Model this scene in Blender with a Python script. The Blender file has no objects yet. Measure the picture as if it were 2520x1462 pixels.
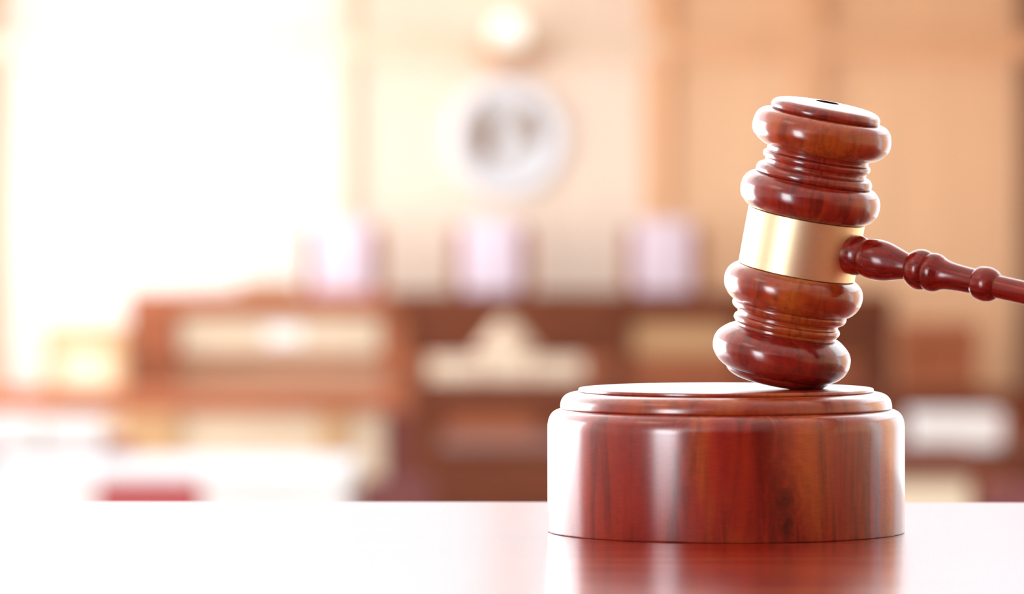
import bpy, bmesh, math, random
from mathutils import Matrix, Vector

scene = bpy.context.scene
col = scene.collection
random.seed(4)

# ------------------------------------------------------------------ camera
CAM_Z = 2.25                      # metres above the courtroom floor (the gavel table stands on a gallery)
FPX = 12000.0                     # focal length in pixels of the 2520 px wide frame
HORIZON = 504.0
cam_data = bpy.data.cameras.new('camera')
cam_data.sensor_width = 36.0
cam_data.lens = FPX / 2520.0 * 36.0
cam_data.shift_y = -(731.0 - HORIZON) / 2520.0
cam_data.clip_start = 0.05
cam_data.clip_end = 200
cam_data.dof.use_dof = True
cam_data.dof.focus_distance = 1.375
cam_data.dof.aperture_fstop = 15.0
cam_data.dof.aperture_blades = 0
cam = bpy.data.objects.new('camera', cam_data)
cam.location = (0, 0, CAM_Z)
cam.rotation_euler = (math.pi / 2, 0, 0)
col.objects.link(cam)
scene.camera = cam

# ------------------------------------------------------------------ light and exposure
world = bpy.data.worlds.new('world')
scene.world = world
world.use_nodes = True
world.node_tree.nodes['Background'].inputs[0].default_value = (0.9, 0.95, 1.0, 1)
world.node_tree.nodes['Background'].inputs[1].default_value = 0.4
scene.view_settings.view_transform = 'Standard'
scene.view_settings.look = 'None'
scene.view_settings.exposure = 0.0
scene.view_settings.gamma = 1.0
scene.view_settings.use_curve_mapping = False
WIN_LEFT = 13.0        # daylight in the tall left windows
WIN_REAR = 13.0        # daylight in the left window behind the camera
WIN_RIGHT = 2.6
WIN_MID = 2.2
WIN_FAR = 6.8         # the far left windows
CEIL_NEAR = 3.4       # added panels near the gallery, brighter to whiten the gavel top and rims
CEIL_FAR = 1.95  # added panels further off, for the white on the table

# ------------------------------------------------------------------ helpers
def tag(o, label=None, cat=None, group=None, kind=None):
    if label: o['label'] = label
    if cat: o['category'] = cat
    if group: o['group'] = group
    if kind: o['kind'] = kind
    return o

def empty(name, loc=(0, 0, 0), rz=0.0):
    o = bpy.data.objects.new(name, None)
    o.empty_display_size = 0.05
    o.location = loc
    o.rotation_euler = (0, 0, rz)
    col.objects.link(o)
    return o

def obj(name, bm, mat, parent=None, smooth=None):
    me = bpy.data.meshes.new(name)
    bmesh.ops.recalc_face_normals(bm, faces=bm.faces[:])
    bm.to_mesh(me)
    bm.free()
    if smooth is not None:
        for p in me.polygons: p.use_smooth = True
        me.set_sharp_from_angle(angle=math.radians(smooth))
    me.materials.append(mat)
    o = bpy.data.objects.new(name, me)
    if parent: o.parent = parent
    col.objects.link(o)
    return o

def add_box(bm, x0, x1, y0, y1, z0, z1, bev=0.0, seg=2):
    r = bmesh.ops.create_cube(bm, size=1.0)
    vs = r['verts']
    for v in vs:
        v.co = Vector(((x0 + x1) / 2 + v.co.x * (x1 - x0), (y0 + y1) / 2 + v.co.y * (y1 - y0), (z0 + z1) / 2 + v.co.z * (z1 - z0)))
    if bev > 0:
        es = list({e for v in vs for e in v.link_edges})
        bmesh.ops.bevel(bm, geom=es, offset=bev, segments=seg, profile=0.5, affect='EDGES')
    return bm

def box(*a, **k): return add_box(bmesh.new(), *a, **k)

def add_cyl(bm, cx, cy, z0, z1, r0, r1=None, n=24):
    r1 = r0 if r1 is None else r1
    r = bmesh.ops.create_cone(bm, cap_ends=True, segments=n, radius1=r0, radius2=r1, depth=z1 - z0)
    for v in r['verts']: v.co += Vector((cx, cy, (z0 + z1) / 2))
    return bm

def catmull(pts, n=6):
    if len(pts) < 3: return pts[:]
    out = []
    P = [pts[0]] + pts + [pts[-1]]
    for i in range(1, len(P) - 2):
        p0, p1, p2, p3 = P[i - 1], P[i], P[i + 1], P[i + 2]
        for k in range(n):
            t = k / n
            out.append(tuple(0.5 * (2 * b + (c - a) * t + (2 * a - 5 * b + 4 * c - d) * t * t + (3 * b - a - 3 * c + d) * t ** 3)
                             for a, b, c, d in zip(p0, p1, p2, p3)))
    out.append(pts[-1])
    return out

def lathe(bm, prof, n=192):
    """prof: list of (r, z); closed at the axis when r is ~0."""
    rings = []
    for r, z in prof:
        if r < 1e-7:
            rings.append([bm.verts.new((0, 0, z))])
        else:
            rings.append([bm.verts.new((r * math.cos(2 * math.pi * k / n), r * math.sin(2 * math.pi * k / n), z)) for k in range(n)])
    for a, b in zip(rings[:-1], rings[1:]):
        for k in range(n):
            k2 = (k + 1) % n
            if len(a) == 1 and len(b) == 1: continue
            if len(a) == 1: bm.faces.new((a[0], b[k], b[k2]))
            elif len(b) == 1: bm.faces.new((a[k], b[0], a[k2]))
            else: bm.faces.new((a[k], b[k], b[k2], a[k2]))
    return bm

def segs(*parts, scale=1.0, off=0.0, n=6):
    out = []
    for p in parts:
        for r, z in catmull(list(p), n):
            q = (r * scale, (z - off) * scale)
            if not out or (abs(out[-1][0] - q[0]) + abs(out[-1][1] - q[1])) > 1e-7: out.append(q)
    return out

def X(px, d): return (px - 1260.0) * d / FPX          # where a sight line at column px meets depth d
def Z(py, d): return CAM_Z - (py - HORIZON) * d / FPX

# ------------------------------------------------------------------ materials
def new_mat(name):
    m = bpy.data.materials.new(name)
    m.use_nodes = True
    nt = m.node_tree
    return m, nt, nt.nodes['Principled BSDF']

def ramp(nt, stops):
    n = nt.nodes.new('ShaderNodeValToRGB')
    e = n.color_ramp.elements
    while len(e) < len(stops): e.new(0.5)
    for k, (p, c) in enumerate(stops):
        e[k].position = p
        e[k].color = (*c, 1)
    return n

def coords(nt, scale, loc=(0, 0, 0), rot=(0, 0, 0)):
    tc = nt.nodes.new('ShaderNodeTexCoord')
    mp = nt.nodes.new('ShaderNodeMapping')
    mp.inputs['Scale'].default_value = scale
    mp.inputs['Location'].default_value = loc
    mp.inputs['Rotation'].default_value = rot
    nt.links.new(tc.outputs['Object'], mp.inputs['Vector'])
    return mp

def noise(nt, mp, scale, detail=4, rough=0.55, dist=0.0):
    n = nt.nodes.new('ShaderNodeTexNoise')
    n.inputs['Scale'].default_value = scale
    n.inputs['Detail'].default_value = detail
    n.inputs['Roughness'].default_value = rough
    n.inputs['Distortion'].default_value = dist
    nt.links.new(mp.outputs[0], n.inputs['Vector'])
    return n

def mix(nt, blend, fac, a, b):
    n = nt.nodes.new('ShaderNodeMix')
    n.data_type = 'RGBA'
    n.blend_type = blend
    if isinstance(fac, float): n.inputs[0].default_value = fac
    else: nt.links.new(fac, n.inputs[0])
    nt.links.new(a, n.inputs[6])
    nt.links.new(b, n.inputs[7])
    return n.outputs[2]

def gavel_wood(name, loc, stops, patch=70.0, grain=330.0, stretch=0.10, rough=0.2, lines=0.75, coat=0.7, knots=(), coat_ior=1.5, coat_rough=0.15):
    m, nt, b = new_mat(name)
    big = noise(nt, coords(nt, (1, 1, stretch * 2.5), loc), patch, 3, 0.5, 0.6)
    base = ramp(nt, stops)
    nt.links.new(big.outputs['Fac'], base.inputs[0])
    fine = noise(nt, coords(nt, (1, 1, stretch), tuple(v * 1.7 for v in loc)), grain, 5, 0.6, 1.2)
    dark = ramp(nt, [(0.36, (0.30, 0.20, 0.20)), (0.5, (0.85, 0.8, 0.78)), (0.66, (1.1, 1.05, 1.0))])
    nt.links.new(fine.outputs['Fac'], dark.inputs[0])
    c1 = mix(nt, 'MULTIPLY', lines, base.outputs[0], dark.outputs[0])
    # short cross fibres
    fib = noise(nt, coords(nt, (0.16, 0.16, 1.0), loc), 2600.0, 2, 0.5)
    fr = ramp(nt, [(0.35, (0.78, 0.78, 0.78)), (0.65, (1.1, 1.1, 1.1))])
    nt.links.new(fib.outputs['Fac'], fr.inputs[0])
    c2 = mix(nt, 'MULTIPLY', 0.55, c1, fr.outputs[0])
    for kx, ky, kz in knots:          # dark eye with wavering growth rings around it
        tc = nt.nodes.new('ShaderNodeTexCoord')
        sub = nt.nodes.new('ShaderNodeVectorMath'); sub.operation = 'SUBTRACT'
        sub.inputs[1].default_value = (kx, ky, kz)
        nt.links.new(tc.outputs['Object'], sub.inputs[0])
        sca = nt.nodes.new('ShaderNodeVectorMath'); sca.operation = 'MULTIPLY'
        sca.inputs[1].default_value = (1.0, 0.4, 0.62)
        nt.links.new(sub.outputs[0], sca.inputs[0])
        wob = noise(nt, coords(nt, (1, 1, 1), loc), 300.0, 2, 0.5)
        ln = nt.nodes.new('ShaderNodeVectorMath'); ln.operation = 'LENGTH'
        nt.links.new(sca.outputs[0], ln.inputs[0])
        ad = nt.nodes.new('ShaderNodeMath'); ad.operation = 'MULTIPLY_ADD'
        ad.inputs[1].default_value = 0.0045; 
        nt.links.new(wob.outputs['Fac'], ad.inputs[0]); nt.links.new(ln.outputs['Value'], ad.inputs[2])
        kr = nt.nodes.new('ShaderNodeMapRange')
        kr.inputs['From Min'].default_value = 0.0022; kr.inputs['From Max'].default_value = 0.013
        nt.links.new(ad.outputs[0], kr.inputs['Value'])
        rr = ramp(nt, [(0.0, (0.32, 0.26, 0.26)), (0.10, (0.45, 0.38, 0.36)), (0.26, (0.92, 0.92, 0.92)), (0.36, (0.80, 0.76, 0.74)), (0.50, (1, 1, 1)),
                       (0.60, (0.86, 0.83, 0.81)), (0.74, (1, 1, 1)), (0.84, (0.92, 0.90, 0.88)), (1.0, (1, 1, 1))])
        nt.links.new(kr.outputs[0], rr.inputs[0])
        c2 = mix(nt, 'MULTIPLY', 1.0, c2, rr.outputs[0])
    nt.links.new(c2, b.inputs['Base Color'])
    b.inputs['Roughness'].default_value = rough
    b.inputs['IOR'].default_value = 1.5
    b.inputs['Coat Weight'].default_value = coat
    b.inputs['Coat Roughness'].default_value = coat_rough
    b.inputs['Coat IOR'].default_value = coat_ior
    return m

def plain(name, colr, rough=0.5, var=0.15, scale=3.0, stretch=(1, 1, 1), spec=0.4, metal=0.0):
    m, nt, b = new_mat(name)
    n = noise(nt, coords(nt, stretch), scale, 4, 0.55)
    lo = tuple(max(0, c * (1 - var)) for c in colr)
    hi = tuple(min(1, c * (1 + var)) for c in colr)
    r = ramp(nt, [(0.3, lo), (0.7, hi)])
    nt.links.new(n.outputs['Fac'], r.inputs[0])
    nt.links.new(r.outputs[0], b.inputs['Base Color'])
    b.inputs['Roughness'].default_value = rough
    b.inputs['Specular IOR Level'].default_value = spec
    b.inputs['Metallic'].default_value = metal
    return m

def glow(name, colr, power):
    m = bpy.data.materials.new(name)
    m.use_nodes = True
    nt = m.node_tree
    nt.nodes.remove(nt.nodes['Principled BSDF'])
    e = nt.nodes.new('ShaderNodeEmission')
    e.inputs[0].default_value = (*colr, 1)
    e.inputs[1].default_value = power
    nt.links.new(e.outputs[0], nt.nodes['Material Output'].inputs[0])
    return m

RED = [(0.28, (0.140, 0.008, 0.005)), (0.46, (0.290, 0.015, 0.008)), (0.60, (0.340, 0.026, 0.009)), (0.72, (0.44, 0.080, 0.012))]
ORG = [(0.28, (0.23, 0.013, 0.007)), (0.42, (0.36, 0.036, 0.010)), (0.56, (0.43, 0.064, 0.010)), (0.70, (0.50, 0.110, 0.012))]
BLK = [(0.28, (0.160, 0.009, 0.006)), (0.42, (0.330, 0.017, 0.010)), (0.54, (0.400, 0.030, 0.010)), (0.70, (0.52, 0.095, 0.012))]
M_upper = gavel_wood('reddish_turned_wood', (0.31, 0.12, 0.2), RED, lines=0.65, coat=0.6, coat_ior=1.65)
M_cap = gavel_wood('orange_turned_wood', (0.11, 0.52, 0.7), ORG, lines=0.55, coat=0.6, coat_ior=1.65)
M_lower = gavel_wood('warm_turned_wood', (0.61, 0.33, 0.4), ORG, patch=60, lines=0.55, coat=0.6, coat_ior=1.65)
M_handle = gavel_wood('streaked_handle_wood', (0.2, 0.9, 0.1), [(0.3, (0.20, 0.009, 0.006)), (0.5, (0.34, 0.016, 0.008)), (0.7, (0.41, 0.030, 0.011))],
                      patch=120, grain=800, stretch=0.03, rough=0.18, lines=0.8, coat=0.15)
M_block = gavel_wood('block_wood', (0.42, 0.17, 0.35), BLK, patch=42, grain=150, stretch=0.10, rough=0.24, lines=0.7, coat=0.8, coat_ior=1.7, coat_rough=0.17,
                     knots=((0.0136, -0.0481, 0.0120), (0.0140, -0.0480, 0.0045)))
M_block2 = gavel_wood('block_step_wood', (0.77, 0.4, 0.15), ORG, patch=45, grain=210, stretch=0.12, rough=0.24, lines=0.45, coat=0.9, coat_ior=1.6, coat_rough=0.2)

# dark red table wood with a mirror-like lacquer
M_table, nt, b = new_mat('lacquered_table_wood')
g = noise(nt, coords(nt, (0.08, 1, 1), (0.2, 0.3, 0.1)), 130.0, 5, 0.6, 0.5)
r = ramp(nt, [(0.36, (0.16, 0.007, 0.004)), (0.5, (0.26, 0.012, 0.006)), (0.64, (0.32, 0.062, 0.010))])
nt.links.new(g.outputs['Fac'], r.inputs[0])
nt.links.new(r.outputs[0], b.inputs['Base Color'])
b.inputs['Roughness'].default_value = 0.19
b.inputs['IOR'].default_value = 1.5
b.inputs['Coat Weight'].default_value = 0.0

M_band, nt, b = new_mat('brushed_pale_gold')
g = noise(nt, coords(nt, (1, 1, 8)), 900.0, 2, 0.5)
r = ramp(nt, [(0.3, (0.92, 0.79, 0.48)), (0.7, (0.96, 0.86, 0.58))])
nt.links.new(g.outputs['Fac'], r.inputs[0])
nt.links.new(r.outputs[0], b.inputs['Base Color'])
b.inputs['Metallic'].default_value = 1.0
b.inputs['Roughness'].default_value = 0.44

M_black = plain('black_print', (0.008, 0.008, 0.008), 1.0, 0.2, 400, spec=0.0)
M_wall = plain('honey_wood_panelling', (0.78, 0.49, 0.285), 0.45, 0.08, 2.0, (3, 3, 0.3))
M_wallhalfwash = plain('half_light_wash_panel', (0.82, 0.66, 0.525), 0.5, 0.05, 2.0, (3, 3, 0.3))  # honey wall wood lightened, part of the light wash is in the colour
M_trimwash = plain('light_wash_trim', (0.82, 0.72, 0.60), 0.5, 0.04, 2)  # trim paled by the painted light wash
M_trimhalfwash = plain('half_light_wash_trim', (0.78, 0.61, 0.45), 0.5, 0.05, 2, (3, 3, 0.3))  # trim carrying half of that wash in its colour
M_walltrim = plain('orange_wood_trim', (0.75, 0.43, 0.23), 0.45, 0.08, 2.0, (3, 3, 0.3))
M_wallwash = plain('light_wash_panel', (0.78, 0.72, 0.65), 0.6, 0.04, 1.5)  # near-white: the strong left light wash is painted into this panel
M_darktrim = plain('dark_brown_trim', (0.20, 0.085, 0.04), 0.4, 0.15, 4)
M_white = plain('white_plaster', (0.86, 0.85, 0.83), 0.8, 0.03, 2)
M_sidewall = plain('side_wall_paint', (0.50, 0.42, 0.30), 0.7, 0.05, 2)
M_carpet = plain('beige_carpet', (0.52, 0.40, 0.32), 0.95, 0.1, 30)
M_darkcarpet = plain('dark_brown_carpet', (0.10, 0.05, 0.04), 0.95, 0.1, 30)
M_oak = plain('brown_oak', (0.30, 0.095, 0.042), 0.6, 0.2, 3, (1, 1, 6), spec=0.15)
M_oakdark = plain('dark_oak', (0.14, 0.038, 0.017), 0.6, 0.2, 3, (1, 1, 6), spec=0.12)
M_oakwarm = plain('orange_oak', (0.36, 0.115, 0.055), 0.6, 0.15, 3, (1, 1, 6), spec=0.15)
M_plinth = plain('pale_brown_oak', (0.40, 0.24, 0.15), 0.6, 0.1, 3, (1, 1, 6), spec=0.15)
M_oaktan = plain('tan_oak', (0.50, 0.30, 0.15), 0.6, 0.12, 3, (1, 1, 6), spec=0.15)
M_cream = plain('cream_panel', (0.64, 0.51, 0.37), 0.7, 0.06, 3, spec=0.15)
M_paper = plain('white_paper', (0.84, 0.83, 0.82), 0.8, 0.03, 20)
M_manila = plain('cream_paper', (0.74, 0.60, 0.45), 0.8, 0.04, 20)
M_shade = plain('beige_shade', (0.55, 0.40, 0.28), 0.8, 0.04, 10)
M_cloth = plain('white_tablecloth', (0.80, 0.77, 0.75), 0.9, 0.03, 10)
M_lav = plain('lavender_leather', (0.76, 0.62, 0.69), 0.35, 0.06, 6)
M_redfab = plain('red_upholstery', (0.36, 0.06, 0.06), 0.6, 0.12, 12)
M_darkred = plain('maroon_upholstery', (0.12, 0.022, 0.018), 0.6, 0.12, 12)
M_metal = plain('grey_metal', (0.45, 0.45, 0.46), 0.35, 0.08, 10, metal=1.0)
M_bronze = plain('pale_bronze', (0.62, 0.38, 0.22), 0.5, 0.1, 10, metal=0.2)
M_sealring = plain('white_enamel', (0.74, 0.75, 0.78), 0.4, 0.02, 6)
M_sealdisc = plain('silver_grey_relief', (0.58, 0.57, 0.57), 0.5, 0.05, 6)
M_sealfig = plain('brown_relief', (0.27, 0.17, 0.11), 0.5, 0.1, 6)
M_dayl = glow('daylight_left', (0.93, 0.97, 1.0), WIN_LEFT)
M_dayb = glow('daylight_rear', (0.92, 0.95, 1.0), WIN_REAR)
M_dayr = glow('daylight_right', (0.93, 0.96, 1.0), WIN_RIGHT)
M_fill = glow('ceiling_fill_glow', (0.83, 0.92, 1.02), CEIL_FAR)
M_lampwarm = glow('warm_lamp_glow', (1.0, 0.86, 0.66), 2.6)
M_fillnear = glow('near_ceiling_fill_glow', (0.95, 0.98, 1.0), CEIL_NEAR)
M_daymid = glow('daylight_mid_left', (0.97, 0.98, 1.0), WIN_MID)
M_dayfar = glow('daylight_far_left', (0.97, 0.98, 1.0), WIN_FAR)
M_sconce = glow('sconce_bulb_glow', (1.0, 0.96, 0.86), 1.5)

# ------------------------------------------------------------------ the hall
WX = 4.6          # half width
BACK = 40.5       # far wall
REAR = -8.0       # wall behind the camera
CEIL = 4.2

def struct(name, bm, mat, parent=None, smooth=None):
    o = obj(name, bm, mat, parent, smooth)
    if parent is None: o['kind'] = 'structure'
    return o

struct('floor', box(-WX, WX, 1.9, BACK, -0.1, 0.0), M_carpet)
struct('floor_gallery', box(-WX, WX, REAR, 1.9, 1.2, 1.4), M_darkcarpet)
struct('wall_gallery', box(-WX, WX, 1.8, 1.9, 0.0, 1.2), M_walltrim)
struct('floor_dais', box(-WX, WX, 38.72, BACK, 0.0, 0.6), M_carpet)
struct('ceiling', box(-WX - 0.2, WX + 0.2, REAR - 0.2, BACK + 0.2, CEIL, CEIL + 0.15), M_white)
struct('wall_back', box(-WX, WX, BACK, BACK + 0.2, 0.0, CEIL), M_wall)
struct('wall_rear', box(-WX, WX, REAR - 0.2, REAR, 1.2, CEIL), M_oakdark)

SILL, HEAD = 0.12, 4.1
LEFT_WIN = [(3.1, 9.5)] + [(10.0 + 5.0 * k, 10.0 + 5.0 * k + 4.5) for k in range(6)]
LEFT_WIN.insert(0, (-5.7, -2.7))
RIGHT_WIN = [(2.7, 3.7), (6.3, 10.0)] + [(10.5 + 5.0 * k, 10.5 + 5.0 * k + 4.2) for k in range(3)]

def side_wall(name, sx, wins, mat):
    bm = bmesh.new()
    x0, x1 = (-WX - 0.2, -WX) if sx < 0 else (WX, WX + 0.2)
    y = REAR
    for a, c in wins:
        add_box(bm, x0, x1, y, a, 0, CEIL)
        add_box(bm, x0, x1, a, c, 0, SILL)
        add_box(bm, x0, x1, a, c, HEAD, CEIL)
        y = c
    add_box(bm, x0, x1, y, BACK + 0.2, 0, CEIL)
    struct(name, bm, mat)

side_wall('wall_left', -1, LEFT_WIN, M_white)
side_wall('wall_right', 1, RIGHT_WIN, M_wall)

wn = 0
for sx, wins in ((-1, LEFT_WIN), (1, RIGHT_WIN)):
    for k, (a, c) in enumerate(wins):
        wn += 1
        x = sx * (WX + 0.1)
        bm = bmesh.new()
        for yy in (a, c - 0.05): add_box(bm, x - 0.04, x + 0.04, yy, yy + 0.05, SILL, HEAD)
        for zz in (SILL, HEAD - 0.05): add_box(bm, x - 0.04, x + 0.04, a + 0.05, c - 0.05, zz, zz + 0.05)
        w = struct('window_%d' % wn, bm, M_white)
        mat = M_dayr if sx > 0 else (M_dayb if a < 0 else (M_dayfar if a > 29 else (M_daymid if a > 14 else M_dayl)))
        obj('pane', box(x - 0.006, x + 0.006, a + 0.05, c - 0.05, SILL + 0.05, HEAD - 0.05), mat, w)

panels = []
# back wall trim: cornice, pilasters, panels paler toward the windows, the light wash put into their colour
for px0, px1, m_ in ((6, 832, M_wallwash), (872, 1585, M_wallhalfwash)):
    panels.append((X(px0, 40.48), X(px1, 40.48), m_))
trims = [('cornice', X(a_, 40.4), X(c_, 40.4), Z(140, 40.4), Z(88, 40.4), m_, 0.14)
         for a_, c_, m_ in ((-100, 852, M_trimwash), (852, 1617, M_trimhalfwash), (1617, 2620, M_walltrim))]
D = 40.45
for px0, px1, m in ((-60, 6, M_walltrim), (832, 872, M_trimhalfwash), (1585, 1650, M_walltrim), (1960, 2030, M_walltrim), (2506, 2580, M_darktrim)):
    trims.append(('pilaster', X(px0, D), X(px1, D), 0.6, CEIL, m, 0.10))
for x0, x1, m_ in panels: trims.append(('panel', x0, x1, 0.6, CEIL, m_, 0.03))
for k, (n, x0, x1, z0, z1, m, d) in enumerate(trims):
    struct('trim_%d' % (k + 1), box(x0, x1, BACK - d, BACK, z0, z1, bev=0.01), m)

# unseen glowing ceiling panels, added to whiten the table and gavel top
ROWS = {-1: [5.0 + 4.0 * k for k in range(9)], 1: [5.0 + 4.0 * k for k in range(9)]}
ORD = ['nearest the gallery', 'second from the gallery', 'third from the gallery', 'fourth from the gallery', 'fifth from the gallery',
       'fifth from the far wall', 'fourth from the far wall', 'third from the far wall', 'second from the far wall', 'nearest the far wall']
for s in (-1, 1):
    for r_, cy in enumerate(ROWS[s]):
        cx = s * 2.2
        t = empty('added_ceiling_panel', (cx, cy, CEIL))
        side = 'window-side' if s < 0 else 'dark-side'
        tag(t, 'added glowing ceiling panel in the %s row, %s' % (side, (ORD[:5] + ORD[6:])[r_]), 'ceiling light', 'added light panels in the hall ceiling')
        for yy in (-1.8, 1.74): obj('frame_bar', box(-2.17, 2.17, yy, yy + 0.06, -0.05, 0), M_white, t)
        for xx in (-2.17, 2.13): obj('frame_bar', box(xx, xx + 0.04, -1.74, 1.74, -0.05, 0), M_white, t)
        obj('diffuser', box(-2.13, 2.13, -1.74, 1.74, -0.03, -0.005), M_fillnear if cy < 15 else M_fill, t)

t = empty('gallery_lamp', (-1.75, 0.5, CEIL))
tag(t, 'small square warm ceiling lamp above the gallery, left of the glossy table', 'ceiling light')
for yy in (-0.5, 0.46): obj('frame_bar', box(-0.5, 0.5, yy, yy + 0.04, -0.06, 0), M_white, t)
for xx in (-0.5, 0.46): obj('frame_bar', box(xx, xx + 0.04, -0.46, 0.46, -0.06, 0), M_white, t)
obj('diffuser', box(-0.46, 0.46, -0.46, 0.46, -0.04, -0.005), M_lampwarm, t)

# ------------------------------------------------------------------ the table under the gavel
TABLE_Z = 2.1583
TX, TY0, TY1 = 0.95, 0.70, 1.5056
tab = empty('table', (0, TY1, 1.4), math.radians(-1.27))
tag(tab, 'long glossy lacquered wooden table in the foreground, pale with reflections, carrying the round block', 'table')
h = TABLE_Z - 1.4
obj('table_top', box(-TX, TX, TY0 - TY1, 0, h - 0.035, h, bev=0.0012, seg=3), M_table, tab)
for yy in (TY0 - TY1 + 0.06, -0.09): obj('apron', box(-TX + 0.08, TX - 0.08, yy, yy + 0.02, h - 0.125, h - 0.035), M_table, tab)
for xx in (-TX + 0.06, TX - 0.08): obj('apron', box(xx, xx + 0.02, TY0 - TY1 + 0.08, -0.09, h - 0.125, h - 0.035), M_table, tab)
for sx in (-1, 1):
    for yy in (TY0 - TY1 + 0.06, -0.12):
        bm = bmesh.new()
        x = sx * (TX - 0.09)
        add_box(bm, x - 0.03, x + 0.03, yy, yy + 0.06, 0, h - 0.035, bev=0.006)
        obj('leg', bm, M_table, tab)

# ------------------------------------------------------------------ sounding block
BD = 1.37
k_ = BD / FPX
blk = empty('sounding_block', (X(1786.3, BD), BD, TABLE_Z))
tag(blk, 'round stepped sounding block of polished red-brown wood on the glossy table, under the gavel', 'sounding block')
def y2z(py): return (1307.0 - py)
body = segs([(0, 0), (436, 0)], [(436, 0), (438.2, 1.0), (439.2, 4)], [(439.2, 4), (439.2, 252)],
            [(439.2, 252), (439.0, 262), (437.4, 272), (434.6, 281), (430.5, 288.5), (424, 295), (415, 299.5), (406, 301.8)], [(406, 301.8), (0, 302)], scale=k_, n=8)
obj('body', lathe(bmesh.new(), body), M_block, blk, 40)
mold = segs([(0, 302.1), (405.5, 302.1)], [(405.5, 302.1), (407.5, 304), (408, 308), (406.8, 317), (403.5, 326), (398, 333), (390.5, 338), (379, 341.8), (362, 343.6)], [(362, 343.6), (0, 343.6)], scale=k_, n=8)
obj('step_moulding', lathe(bmesh.new(), mold), M_block2, blk, 40)
plate = segs([(0, 343.7), (361, 343.7)], [(361, 343.7), (363, 345), (363.2, 349), (362, 351.8), (359, 352.9), (355, 353.2)], [(355, 353.2), (0, 353.2)], scale=k_, n=8)
obj('top_plate', lathe(bmesh.new(), plate), M_block, blk, 40)
PLATE_TOP = TABLE_Z + 353.2 * k_

# ------------------------------------------------------------------ gavel
GD = 1.3645
gk = GD / FPX
tilt, lean = math.radians(10.03), math.radians(6.0)
ax = Vector((math.sin(tilt) * math.cos(lean), -math.sin(lean), math.cos(tilt) * math.cos(lean)))
org = Vector((X(1923.5, GD), GD, Z(868, GD)))
ex = Vector((0, -1, 0)); ex = (ex - ax * ex.dot(ax)).normalized()     # local x looks at the viewer
ey = ax.cross(ex)
FOOT = -80.0
US = 1.0 / math.cos(lean)
rotm = Matrix((ex, ey, ax)).transposed().to_4x4()
gav = empty('gavel')
gav.matrix_world = Matrix.Translation(org + ax * FOOT * gk * US) @ rotm
tag(gav, 'polished red wooden gavel tilted on the round block, with a pale gold band', 'gavel')

def gl(*parts, n=7):
    pr = segs(*[[(r, (u - FOOT) * US) for r, u in p] for p in parts], scale=gk, n=n)
    return lathe(bmesh.new(), pr)

foot = gl([(0, -79.2), (40, -78.4), (80, -75.6), (100, -72.4), (112, -68.5), (121, -63.5), (127, -58), (130, -52)], [(130, -52), (0, -51.5)])
obj('foot_cap', foot, M_upper, gav, 40)
low = gl([(0, -51.4), (131, -51.4)],
         [(131, -51.4), (139, -48.5), (148, -43), (156, -36), (164, -26), (169.5, -13), (171.2, 1), (169.8, 14), (165, 25), (157, 34.5), (147, 43), (137, 49.5), (125.4, 53.8)])
obj('lower_ring', low, M_upper, gav, 35)
lneck = gl([(0, 53.9), (125.4, 53.9)], [(125.4, 53.9), (125.2, 59)], [(125.2, 59), (128, 61), (131.6, 66.5), (132.2, 72), (130, 77), (126, 80)], [(126, 80), (125.2, 84), (125.4, 88.5)],
           [(125.4, 88.5), (133, 92), (139.5, 97), (142.2, 104), (142, 109), (140, 112.5)], [(140, 112.5), (0, 112.6)])
obj('lower_neck', lneck, M_lower, gav, 35)
low2 = gl([(0, 112.7), (142, 112.7)],
          [(142, 112.7), (152, 119), (160, 127), (167, 138), (171.3, 152), (172.2, 165), (170, 177), (165, 187), (157.5, 195), (149, 200.5), (143, 202.6)], [(143, 202.6), (0, 202.7)])
obj('lower_collar', low2, M_lower, gav, 35)
band = gl([(0, 203.6), (143.6, 203.6)], [(143.6, 203.6), (144.5, 204.6)], [(144.5, 204.6), (144.5, 342)], [(144.5, 342), (143.6, 343)], [(143.6, 343), (0, 343)])
obj('metal_band', band, M_band, gav, 30)['label'] = 'smooth pale gold metal band around the middle of the gavel head'
up2 = gl([(0, 343.9), (142.5, 343.9)],
         [(142.5, 343.9), (151, 347.5), (160, 354.5), (167, 364), (171.6, 376), (173, 389), (171.6, 403), (167, 414), (160.5, 422), (152, 428.5), (143, 431)], [(143, 431), (0, 431.2)])
obj('upper_collar', up2, M_upper, gav, 35)
uneck = gl([(0, 431.3), (141, 431.3)], [(141, 431.3), (143.6, 434.5), (144.4, 440), (142.5, 447), (138.5, 452.5), (132, 456), (126.4, 457.5)], [(126.4, 457.5), (125.6, 462), (126, 467.3)],
           [(126, 467.3), (130, 469.5), (132.8, 474.5), (133.2, 479.5), (131.6, 484), (127.5, 487)], [(127.5, 487), (125.6, 491), (126.5, 498.3)], [(126.5, 498.3), (0, 498.4)])
obj('upper_neck', uneck, M_upper, gav, 35)
up1 = gl([(0, 498.5), (127, 498.5)],
         [(127, 498.5), (138, 501), (148, 506), (157, 512.5), (165, 522), (170.5, 534), (172, 546), (170.2, 560), (165.6, 573), (158.5, 582), (149, 587.5), (136, 589.6)], [(136, 589.6), (0, 589.8)])
obj('upper_ring', up1, M_cap, gav, 35)
cap = gl([(0, 589.9), (131, 589.9)], [(131, 589.9), (134.4, 594), (135.2, 600), (133, 606.5), (127, 612.5), (118, 616.4), (104, 619.4), (80, 622), (40, 624.1), (0, 624.8)])
obj('top_cap', cap, M_upper, gav, 35)
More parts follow.
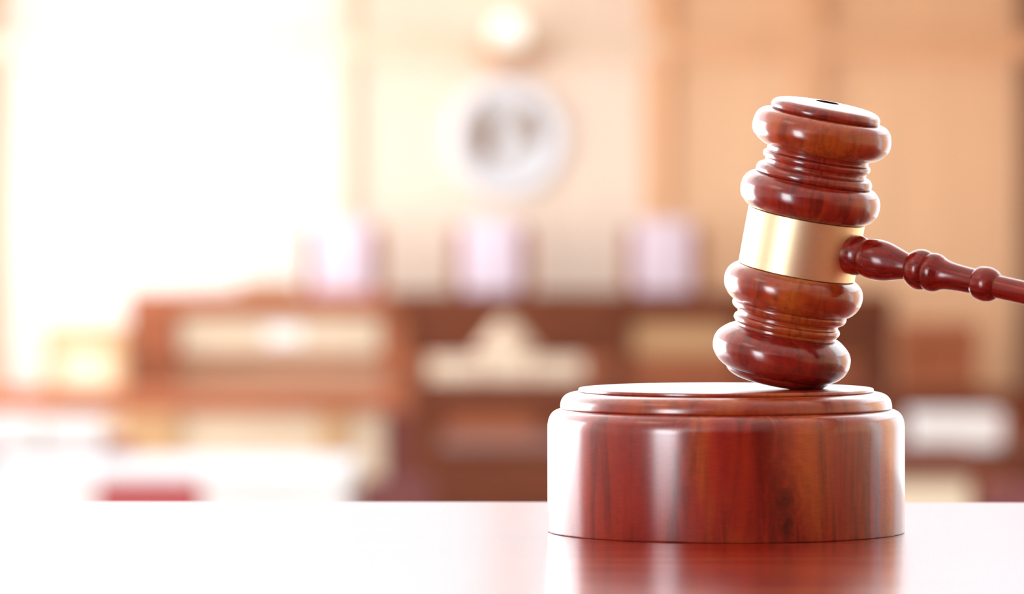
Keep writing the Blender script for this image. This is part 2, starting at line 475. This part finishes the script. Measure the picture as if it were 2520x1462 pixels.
# black oval mark printed on the top cap, split by a pale line
bm = bmesh.new()
N = 40
for s in (-1, 1):
    # local y axis = across the picture, local x = towards the viewer
    ring = []
    for q in range(N + 1):
        a = math.pi * q / N
        ring.append((s * (2.5 + 24.0 * math.sin(a)), 28.0 * math.cos(a)))
    top, bot = [], []
    for (x, y) in ring:
        rr = math.hypot(x, y)
        u = 624.8 - 0.7 * (rr / 40.0) ** 2
        top.append(bm.verts.new((x * gk, y * gk, (u - FOOT) * US * gk + 0.00009)))
        bot.append(bm.verts.new((x * gk, y * gk, (u - FOOT) * US * gk - 0.0002)))
    bm.faces.new(top); bm.faces.new(bot)
    for q in range(len(top)):
        q2 = (q + 1) % len(top)
        bm.faces.new((top[q], top[q2], bot[q2], bot[q]))
obj('top_mark', bm, M_black, gav)['label'] = 'small black oval mark on the flat top of the gavel'

# handle
Cpt = Vector((0.0808718, 1.3612254, 2.2392901))
hd = Vector((0.8193869, -0.5423403, -0.1856666)).normalized()
hx = (Vector((0, 0, 1)) - hd * hd.z).normalized()
hy = hd.cross(hx)
hm = Matrix.Translation(Cpt) @ Matrix((hx, hy, hd)).transposed().to_4x4()
mm = 0.001
hp = segs([(0, 12.0), (5.35, 12.0)], [(5.35, 12.0), (5.45, 15.5), (5.58, 17.6), (5.45, 18.9), (5.15, 20.0), (4.98, 20.4)],
          [(4.98, 20.4), (5.35, 21.6), (5.62, 23.6), (5.62, 25.6), (5.3, 27.8), (4.65, 30.2), (3.95, 32.6), (3.45, 34.6)],
          [(3.45, 34.6), (4.2, 35.0), (5.1, 36.2), (5.58, 37.7), (5.58, 39.0), (5.25, 40.1), (4.85, 40.6)],
          [(4.85, 40.6), (5.2, 41.2), (5.36, 42.2), (5.2, 43.5), (4.75, 44.6), (4.35, 45.4)],
          [(4.35, 45.4), (3.95, 47.0), (3.68, 49.5), (3.52, 52.5), (3.45, 55.6)],
          [(3.45, 55.6), (3.9, 55.8), (4.5, 56.8), (4.78, 58.6), (4.7, 59.9), (4.3, 61.2), (3.6, 62.2), (3.12, 62.6)],
          [(3.12, 62.6), (3.15, 64), (3.2, 75), (3.6, 120), (4.2, 160), (4.4, 190), (4.9, 205), (5.2, 214), (4.6, 221), (2.6, 225), (0, 226)], scale=mm, n=7)
ho = obj('handle', lathe(bmesh.new(), hp, 96), M_handle, gav, 30)
ho.matrix_parent_inverse = Matrix.Identity(4)
ho.matrix_basis = gav.matrix_world.inverted() @ hm

# ------------------------------------------------------------------ far wall: seal and lamp
D = 40.42
s_ = D / FPX
seal = empty('court_seal', (X(1247, D), BACK - 0.031, Z(340, D)))
tag(seal, 'large round white seal with a grey centre on the far wall, above the chairs', 'wall seal')
def vert(bm):           # turn a lathe about z into one facing the hall
    bmesh.ops.rotate(bm, verts=bm.verts[:], cent=(0, 0, 0), matrix=Matrix.Rotation(math.radians(90), 3, 'X'))
    return bm
obj('rim', vert(lathe(bmesh.new(), segs([(104, 0), (104, 14)], [(104, 14), (115, 24), (130, 27), (143, 22), (148, 10), (148, 0)], scale=s_), 96)), M_sealring, seal, 40)
disc = obj('disc', vert(lathe(bmesh.new(), segs([(0, 8), (105, 8)], [(105, 8), (105, 0)], scale=s_), 96)), M_sealdisc, seal, 30)
for cx, cz, rx, rz_, rot in ((-56, 8, 25, 66, 6), (60, 32, 25, 50, -22)):
    bm = bmesh.new()
    bmesh.ops.create_uvsphere(bm, u_segments=24, v_segments=16, radius=1)
    for v in bm.verts:
        p = Vector((v.co.x * rx * s_, v.co.y * 0.03, v.co.z * rz_ * s_))
        p.rotate(Matrix.Rotation(math.radians(rot), 3, 'Y'))
        v.co = p + Vector((cx * s_, -0.040, cz * s_))
    obj('emblem', bm, M_sealfig, disc, 60)

D = 40.25
s_ = D / FPX
sc = empty('wall_lamp', (X(1250, D), BACK, Z(120, D)))
tag(sc, 'glowing round wall lamp in a brown bowl above the white seal', 'wall lamp')
bowl = lathe(bmesh.new(), segs([(0, -46), (40, -42), (75, -26), (95, 0), (98, 6)], [(98, 6), (90, 6), (70, -16), (36, -32), (0, -36)], scale=s_), 64)
for v in bowl.verts: v.co.y = v.co.y * 0.72 - 0.25
obj('bowl', bowl, M_bronze, sc, 50)
bm = bmesh.new()
bmesh.ops.create_uvsphere(bm, u_segments=24, v_segments=16, radius=46 * s_)
for v in bm.verts: v.co += Vector((0, -0.25, 38 * s_))
obj('bulb', bm, M_sconce, sc, 60)
obj('bracket', box(-0.05, 0.05, -0.1, 0, -0.14, 0.06, bev=0.01), M_bronze, sc)

# ------------------------------------------------------------------ judges' chairs
def judge_chair():
    t = empty('judge_chair')
    bw = 0.235
    bm = box(-bw, bw, -0.10, 0.0, 0.55, 1.53, bev=0.045, seg=4)
    obj('backrest', bm, M_lav, t, 50)
    for s in (-1, 1):
        obj('side_frame', box(min(s * bw, s * (bw + 0.09)), max(s * bw, s * (bw + 0.09)), -0.06, 0.03, 0.42, 1.47, bev=0.02, seg=3), M_oak, t, 50)
        bm = bmesh.new()
        x0, x1 = sorted((s * (bw + 0.01), s * (bw + 0.075)))
        add_box(bm, x0, x1, -0.5, -0.06, 0.66, 0.71, bev=0.015)
        add_box(bm, x0, x1, -0.48, -0.43, 0.45, 0.66, bev=0.01)
        obj('armrest', bm, M_oak, t)
    obj('seat', box(-0.27, 0.27, -0.56, -0.02, 0.40, 0.52, bev=0.04, seg=4), M_lav, t, 50)
    obj('pedestal', add_cyl(bmesh.new(), 0, -0.28, 0.10, 0.40, 0.035), M_metal, t, 40)
    bm = bmesh.new()
    for k in range(5):
        a = 2 * math.pi * k / 5
        n0 = len(bm.verts)
        add_box(bm, 0, 0.30, -0.025, 0.025, 0.06, 0.11, bev=0.008)
        bm.verts.ensure_lookup_table()
        new = bm.verts[n0:]
        bmesh.ops.rotate(bm, verts=new, cent=(0, 0, 0), matrix=Matrix.Rotation(a, 3, 'Z'))
        bmesh.ops.translate(bm, verts=new, vec=(0, -0.28, 0))
        add_cyl(bm, 0.28 * math.cos(a), -0.28 + 0.28 * math.sin(a), 0.0, 0.06, 0.025, n=12)
    obj('base', bm, M_metal, t)
    return t

def copy_tree(o, parent=None):
    c = o.copy()
    col.objects.link(c)
    if parent: c.parent = parent
    for ch in list(o.children): copy_tree(ch, c)
    return c

D = 39.75
first = judge_chair()
labels = ['pale high-backed chair at the window end of the long bench, leftmost of three',
          'pale high-backed chair at the middle of the long bench, directly below the round seal',
          'pale high-backed chair behind the dark end of the bench, rightmost of three']
for k, (px, rz) in enumerate(((845, 0.0), (1210, 0.0), (1632, math.radians(8)))):
    o = first if k == 0 else copy_tree(first)
    o.location = (X(px, D), D, 0.6)
    o.rotation_euler = (0, 0, rz)
    tag(o, labels[k], 'chair', 'high-backed chairs behind the long bench')

# ------------------------------------------------------------------ the long bench
D = 38.5
bx0, bx1 = X(315, D), X(2200, D)
bt = Z(722, D)
ben = empty('judge_bench', ((bx0 + bx1) / 2, D + 0.1, 0))
tag(ben, 'long raised wooden bench with framed front panels below the three pale chairs', 'bench')
def L(px): return X(px, D) - (bx0 + bx1) / 2
obj('body', box(L(330), L(2190), -0.02, 0.12, 0.0, bt - 0.15), M_oak, ben)
for a, c, m_ in ((315, 960, M_oakwarm), (961, 2200, M_oakdark)):  # one wood, split lighter and darker: light falloff put into the colour
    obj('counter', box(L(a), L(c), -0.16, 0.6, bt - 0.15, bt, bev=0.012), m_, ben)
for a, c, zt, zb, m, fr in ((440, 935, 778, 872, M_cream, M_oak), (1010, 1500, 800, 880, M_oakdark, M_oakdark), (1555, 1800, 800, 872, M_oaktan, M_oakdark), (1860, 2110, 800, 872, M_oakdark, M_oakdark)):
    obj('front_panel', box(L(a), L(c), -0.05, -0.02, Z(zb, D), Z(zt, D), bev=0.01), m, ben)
for a, c, m_ in ((318, 435, M_oakwarm), (940, 1005, M_oak), (1505, 1550, M_oakdark), (1805, 1855, M_oakdark), (2115, 2198, M_oakdark)):  # window-end stiles lighter, the same falloff in their colour
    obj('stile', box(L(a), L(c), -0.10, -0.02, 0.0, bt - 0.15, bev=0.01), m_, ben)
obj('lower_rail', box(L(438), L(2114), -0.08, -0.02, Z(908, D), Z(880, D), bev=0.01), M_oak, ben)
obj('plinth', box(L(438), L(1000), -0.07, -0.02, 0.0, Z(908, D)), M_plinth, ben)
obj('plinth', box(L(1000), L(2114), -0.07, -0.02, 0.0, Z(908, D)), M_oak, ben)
pl = obj('bench_rectangle', box(X(655, D), X(745, D), D + 0.028, D + 0.048, Z(845, D), Z(805, D), bev=0.005), M_paper)  # thin white raised rectangle on the cream panel
tag(pl, 'small white plaque on the cream panel of the long bench', 'rectangle')
fo = empty('folder_stack', (X(655, D), D + 0.35, bt))
tag(fo, 'low stack of tan folders on the long bench, left of the pale chairs', 'folders')
for k in range(3): obj('folder', box(-0.24 + 0.02 * k, 0.22 - 0.01 * k, -0.15, 0.15, 0.028 * k, 0.028 * k + 0.026, bev=0.004), M_oaktan, fo)

# witness stands at either end
def stand(name, px0, px1, pyt, d, mt, mp, label):
    x0, x1 = X(px0, d), X(px1, d)
    zt = Z(pyt, d)
    t = empty(name, ((x0 + x1) / 2, d, 0))
    tag(t, label, 'witness stand', 'boxed stands at the ends of the long bench')
    w = (x1 - x0) / 2
    obj('rail', box(-w, w, -0.06, 0.65, zt - 0.13, zt, bev=0.01), mt, t)
    obj('front_panel', box(-w + 0.1, w - 0.1, 0.0, 0.04, 0.0, zt - 0.13), mp, t)
    for s in (-1, 1):
        obj('corner_post', box(min(s * w * 0.98, s * (w - 0.1)), max(s * w * 0.98, s * (w - 0.1)), -0.03, 0.06, 0.0, zt - 0.13), mt, t)
        obj('side_panel', box(min(s * w * 0.97, s * (w - 0.05)), max(s * w * 0.97, s * (w - 0.05)), 0.06, 0.6, 0.0, zt - 0.13), mp, t)
stand('witness_stand', 108, 306, 806, 37.6, M_oaktan, M_cream, 'pale tan witness stand with cream front, left of the long bench')
stand('witness_stand', 2218, 2405, 798, 37.6, M_oak, M_oak, 'brown witness stand right of the long bench, beyond the gavel handle')

# ------------------------------------------------------------------ clerk's desk, lamp and papers
D = 36.0
t = empty('clerk_desk', (X(1245, D), D, 0))
dz = Z(935, D)
tag(t, 'dark wooden desk in front of the middle of the long bench, with white paper stacks', 'desk')
w0, w1 = X(1000, D) - X(1245, D), X(1500, D) - X(1245, D)
obj('desk_top', box(w0, w1, -0.05, 0.75, dz - 0.06, dz, bev=0.008), M_oakdark, t)
obj('front_panel', box(w0 + 0.05, w1 - 0.05, 0.0, 0.04, 0.0, dz - 0.06), M_oakdark, t)
for s in (w0 + 0.05, w1 - 0.09): obj('side_panel', box(s, s + 0.04, 0.04, 0.7, 0.0, dz - 0.06), M_oakdark, t)
for k, (a, c, yt, lab) in enumerate(((1055, 1185, 880, 'leftmost white paper stack on the dark clerk desk'), (1192, 1310, 872, 'middle white paper stack on the dark clerk desk, below the pale lamp'), (1316, 1435, 882, 'rightmost white paper stack on the dark clerk desk'))):
    bm = bmesh.new()
    zz, n = dz, 6
    st = (Z(yt, D) - dz) / n
    for q in range(n):
        j = 0.008 * math.sin(q * 2.1 + k)
        add_box(bm, X(a, D) + j, X(c, D) + j, D + 0.0, D + 0.19, zz, zz + st * 0.96)
        zz += st
    tag(obj('paper_stack', bm, M_manila), lab, 'papers', 'paper stacks on the clerk desk')
lm = empty('desk_lamp', (X(1246, D), D + 0.45, dz))
tag(lm, 'desk lamp with a pale cone-shaped shade on the dark clerk desk, behind the papers', 'desk lamp')
obj('lamp_foot', add_cyl(bmesh.new(), 0, 0, 0, 0.025, 0.09), M_bronze, lm, 40)
obj('pole', add_cyl(bmesh.new(), 0, 0, 0.025, 0.2, 0.012), M_bronze, lm, 40)
obj('lamp_shade', lathe(bmesh.new(), [(0.24, 0.2), (0.05, 0.44), (0.045, 0.44), (0.232, 0.2)] + [(0.24, 0.2)], 48), M_shade, lm, 40)

# ------------------------------------------------------------------ bar railings
def railing(px0, px1, stiles, mats, label, d=33.0):
    x0, x1 = X(px0, d), X(px1, d)
    zt, zb = Z(955, d), Z(1012, d)
    t = empty('bar_railing', ((x0 + x1) / 2, d, 0))
    tag(t, label, 'railing', 'panelled railings across the hall')
    xm = (x0 + x1) / 2
    obj('top_rail', box(x0 - xm, x1 - xm, -0.08, 0.12, zb, zt, bev=0.012), mats[0], t)
    obj('bottom_rail', box(x0 - xm, x1 - xm, -0.03, 0.07, 0.0, 0.22, bev=0.008), mats[0], t)
    prev = None
    for a, c, m in stiles:
        obj('stile', box(X(a, d) - xm, X(c, d) - xm, -0.05, 0.09, 0.22, zb, bev=0.006), m, t)
        if prev is not None:
            obj('panel', box(X(prev, d) - xm, X(a, d) - xm, 0.0, 0.04, 0.22, zb), mats[1], t)
        prev = c
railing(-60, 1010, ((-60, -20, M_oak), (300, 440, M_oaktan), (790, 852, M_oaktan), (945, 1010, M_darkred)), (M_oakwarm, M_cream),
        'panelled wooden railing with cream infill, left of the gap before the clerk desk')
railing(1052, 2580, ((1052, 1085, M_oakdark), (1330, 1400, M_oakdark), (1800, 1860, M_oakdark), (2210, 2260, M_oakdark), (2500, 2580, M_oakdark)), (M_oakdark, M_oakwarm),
        'dark panelled wooden railing behind the sounding block')

# ------------------------------------------------------------------ counsel tables
def counsel_table(px0, px1, pyt, d, depth, mt, label, panel=None, apron=0.12):
    x0, x1 = X(px0, d), X(px1, d)
    zt = Z(pyt, d)
    xm = (x0 + x1) / 2
    t = empty('counsel_table', (xm, d, 0))
    tag(t, label, 'table', 'tables in the well of the court')
    w = (x1 - x0) / 2
    obj('table_top', box(-w, w, -0.03, depth, zt - 0.04, zt, bev=0.006), mt, t)
    obj('apron', box(-w + 0.03, w - 0.03, 0.0, 0.03, zt - 0.04 - apron, zt - 0.04), mt, t)
    obj('apron', box(-w + 0.03, w - 0.03, depth - 0.06, depth - 0.03, zt - 0.04 - apron, zt - 0.04), mt, t)
    if panel is not None:
        obj('front_panel', box(-w + 0.08, w - 0.08, 0.032, 0.05, 0.08, zt - 0.04), panel, t)
    for sx in (-1, 1):
        for yy in (0.03, depth - 0.13):
            obj('leg', box(min(sx * (w - 0.08), sx * (w - 0.02)), max(sx * (w - 0.08), sx * (w - 0.02)), yy, yy + 0.06, 0, zt - 0.04, bev=0.005), mt, t)
    return t, zt
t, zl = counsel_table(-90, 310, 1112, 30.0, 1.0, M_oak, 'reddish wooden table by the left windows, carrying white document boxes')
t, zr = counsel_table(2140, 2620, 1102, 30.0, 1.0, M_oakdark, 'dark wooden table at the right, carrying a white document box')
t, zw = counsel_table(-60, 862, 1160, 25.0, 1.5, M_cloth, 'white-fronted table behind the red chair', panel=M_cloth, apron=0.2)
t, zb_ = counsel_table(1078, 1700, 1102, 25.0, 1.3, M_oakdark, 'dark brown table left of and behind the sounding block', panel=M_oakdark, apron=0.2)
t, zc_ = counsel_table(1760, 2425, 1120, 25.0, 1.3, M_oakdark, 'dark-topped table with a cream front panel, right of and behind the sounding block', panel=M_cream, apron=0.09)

def doc_box(px0, px1, pyt, zbase, d, label):
    x0, x1 = X(px0, d), X(px1, d)
    xm = (x0 + x1) / 2
    w = (x1 - x0) / 2
    t = empty('document_box', (xm, d + 0.2, zbase))
    tag(t, label, 'document box', 'white document boxes on the tables')
    hh = Z(pyt, d) - zbase
    obj('body', box(-w + 0.006, w - 0.006, -0.15, 0.15, 0, hh - 0.06), M_paper, t)
    obj('lid', box(-w, w, -0.156, 0.156, hh - 0.06, hh, bev=0.006), M_paper, t)
doc_box(-70, 95, 1028, zl, 30.0, 'white document box at the left edge of the picture, on the reddish table')
doc_box(105, 250, 1034, zl, 30.0, 'white document box on the reddish table, beside the red folder')
doc_box(2245, 2470, 1018, zr, 30.0, 'white document box on the dark table at the right')
fd = box(-0.07, 0.07, -0.1, 0.1, 0.0, 0.075, bev=0.006)
f = obj('red_folder', fd, M_redfab)
f.location = (X(283, 30.0), 30.2, zl)
tag(f, 'small red folder box on the reddish table, right of the white document boxes', 'folder')

# ------------------------------------------------------------------ visitors' chairs
def visitor_chair(px, pyt, width_px, mat, label, d=23.0):
    w = width_px * d / FPX / 2
    zt = Z(pyt, d)
    t = empty('visitor_chair', (X(px, d), d, 0))
    tag(t, label, 'chair', 'low-backed chairs in front of the tables')
    obj('backrest', box(-w, w, 0.0, 0.09, 0.50, zt, bev=0.035, seg=4), mat, t, 50)
    obj('seat', box(-w, w, 0.05, 0.52, 0.40, 0.49, bev=0.03, seg=3), mat, t, 50)
    for sx in (-1, 1):
        for yy in (0.08, 0.46):
            obj('leg', add_cyl(bmesh.new(), sx * (w - 0.05), yy, 0.0, 0.42, 0.018, 0.022, 12), M_oakdark, t, 40)
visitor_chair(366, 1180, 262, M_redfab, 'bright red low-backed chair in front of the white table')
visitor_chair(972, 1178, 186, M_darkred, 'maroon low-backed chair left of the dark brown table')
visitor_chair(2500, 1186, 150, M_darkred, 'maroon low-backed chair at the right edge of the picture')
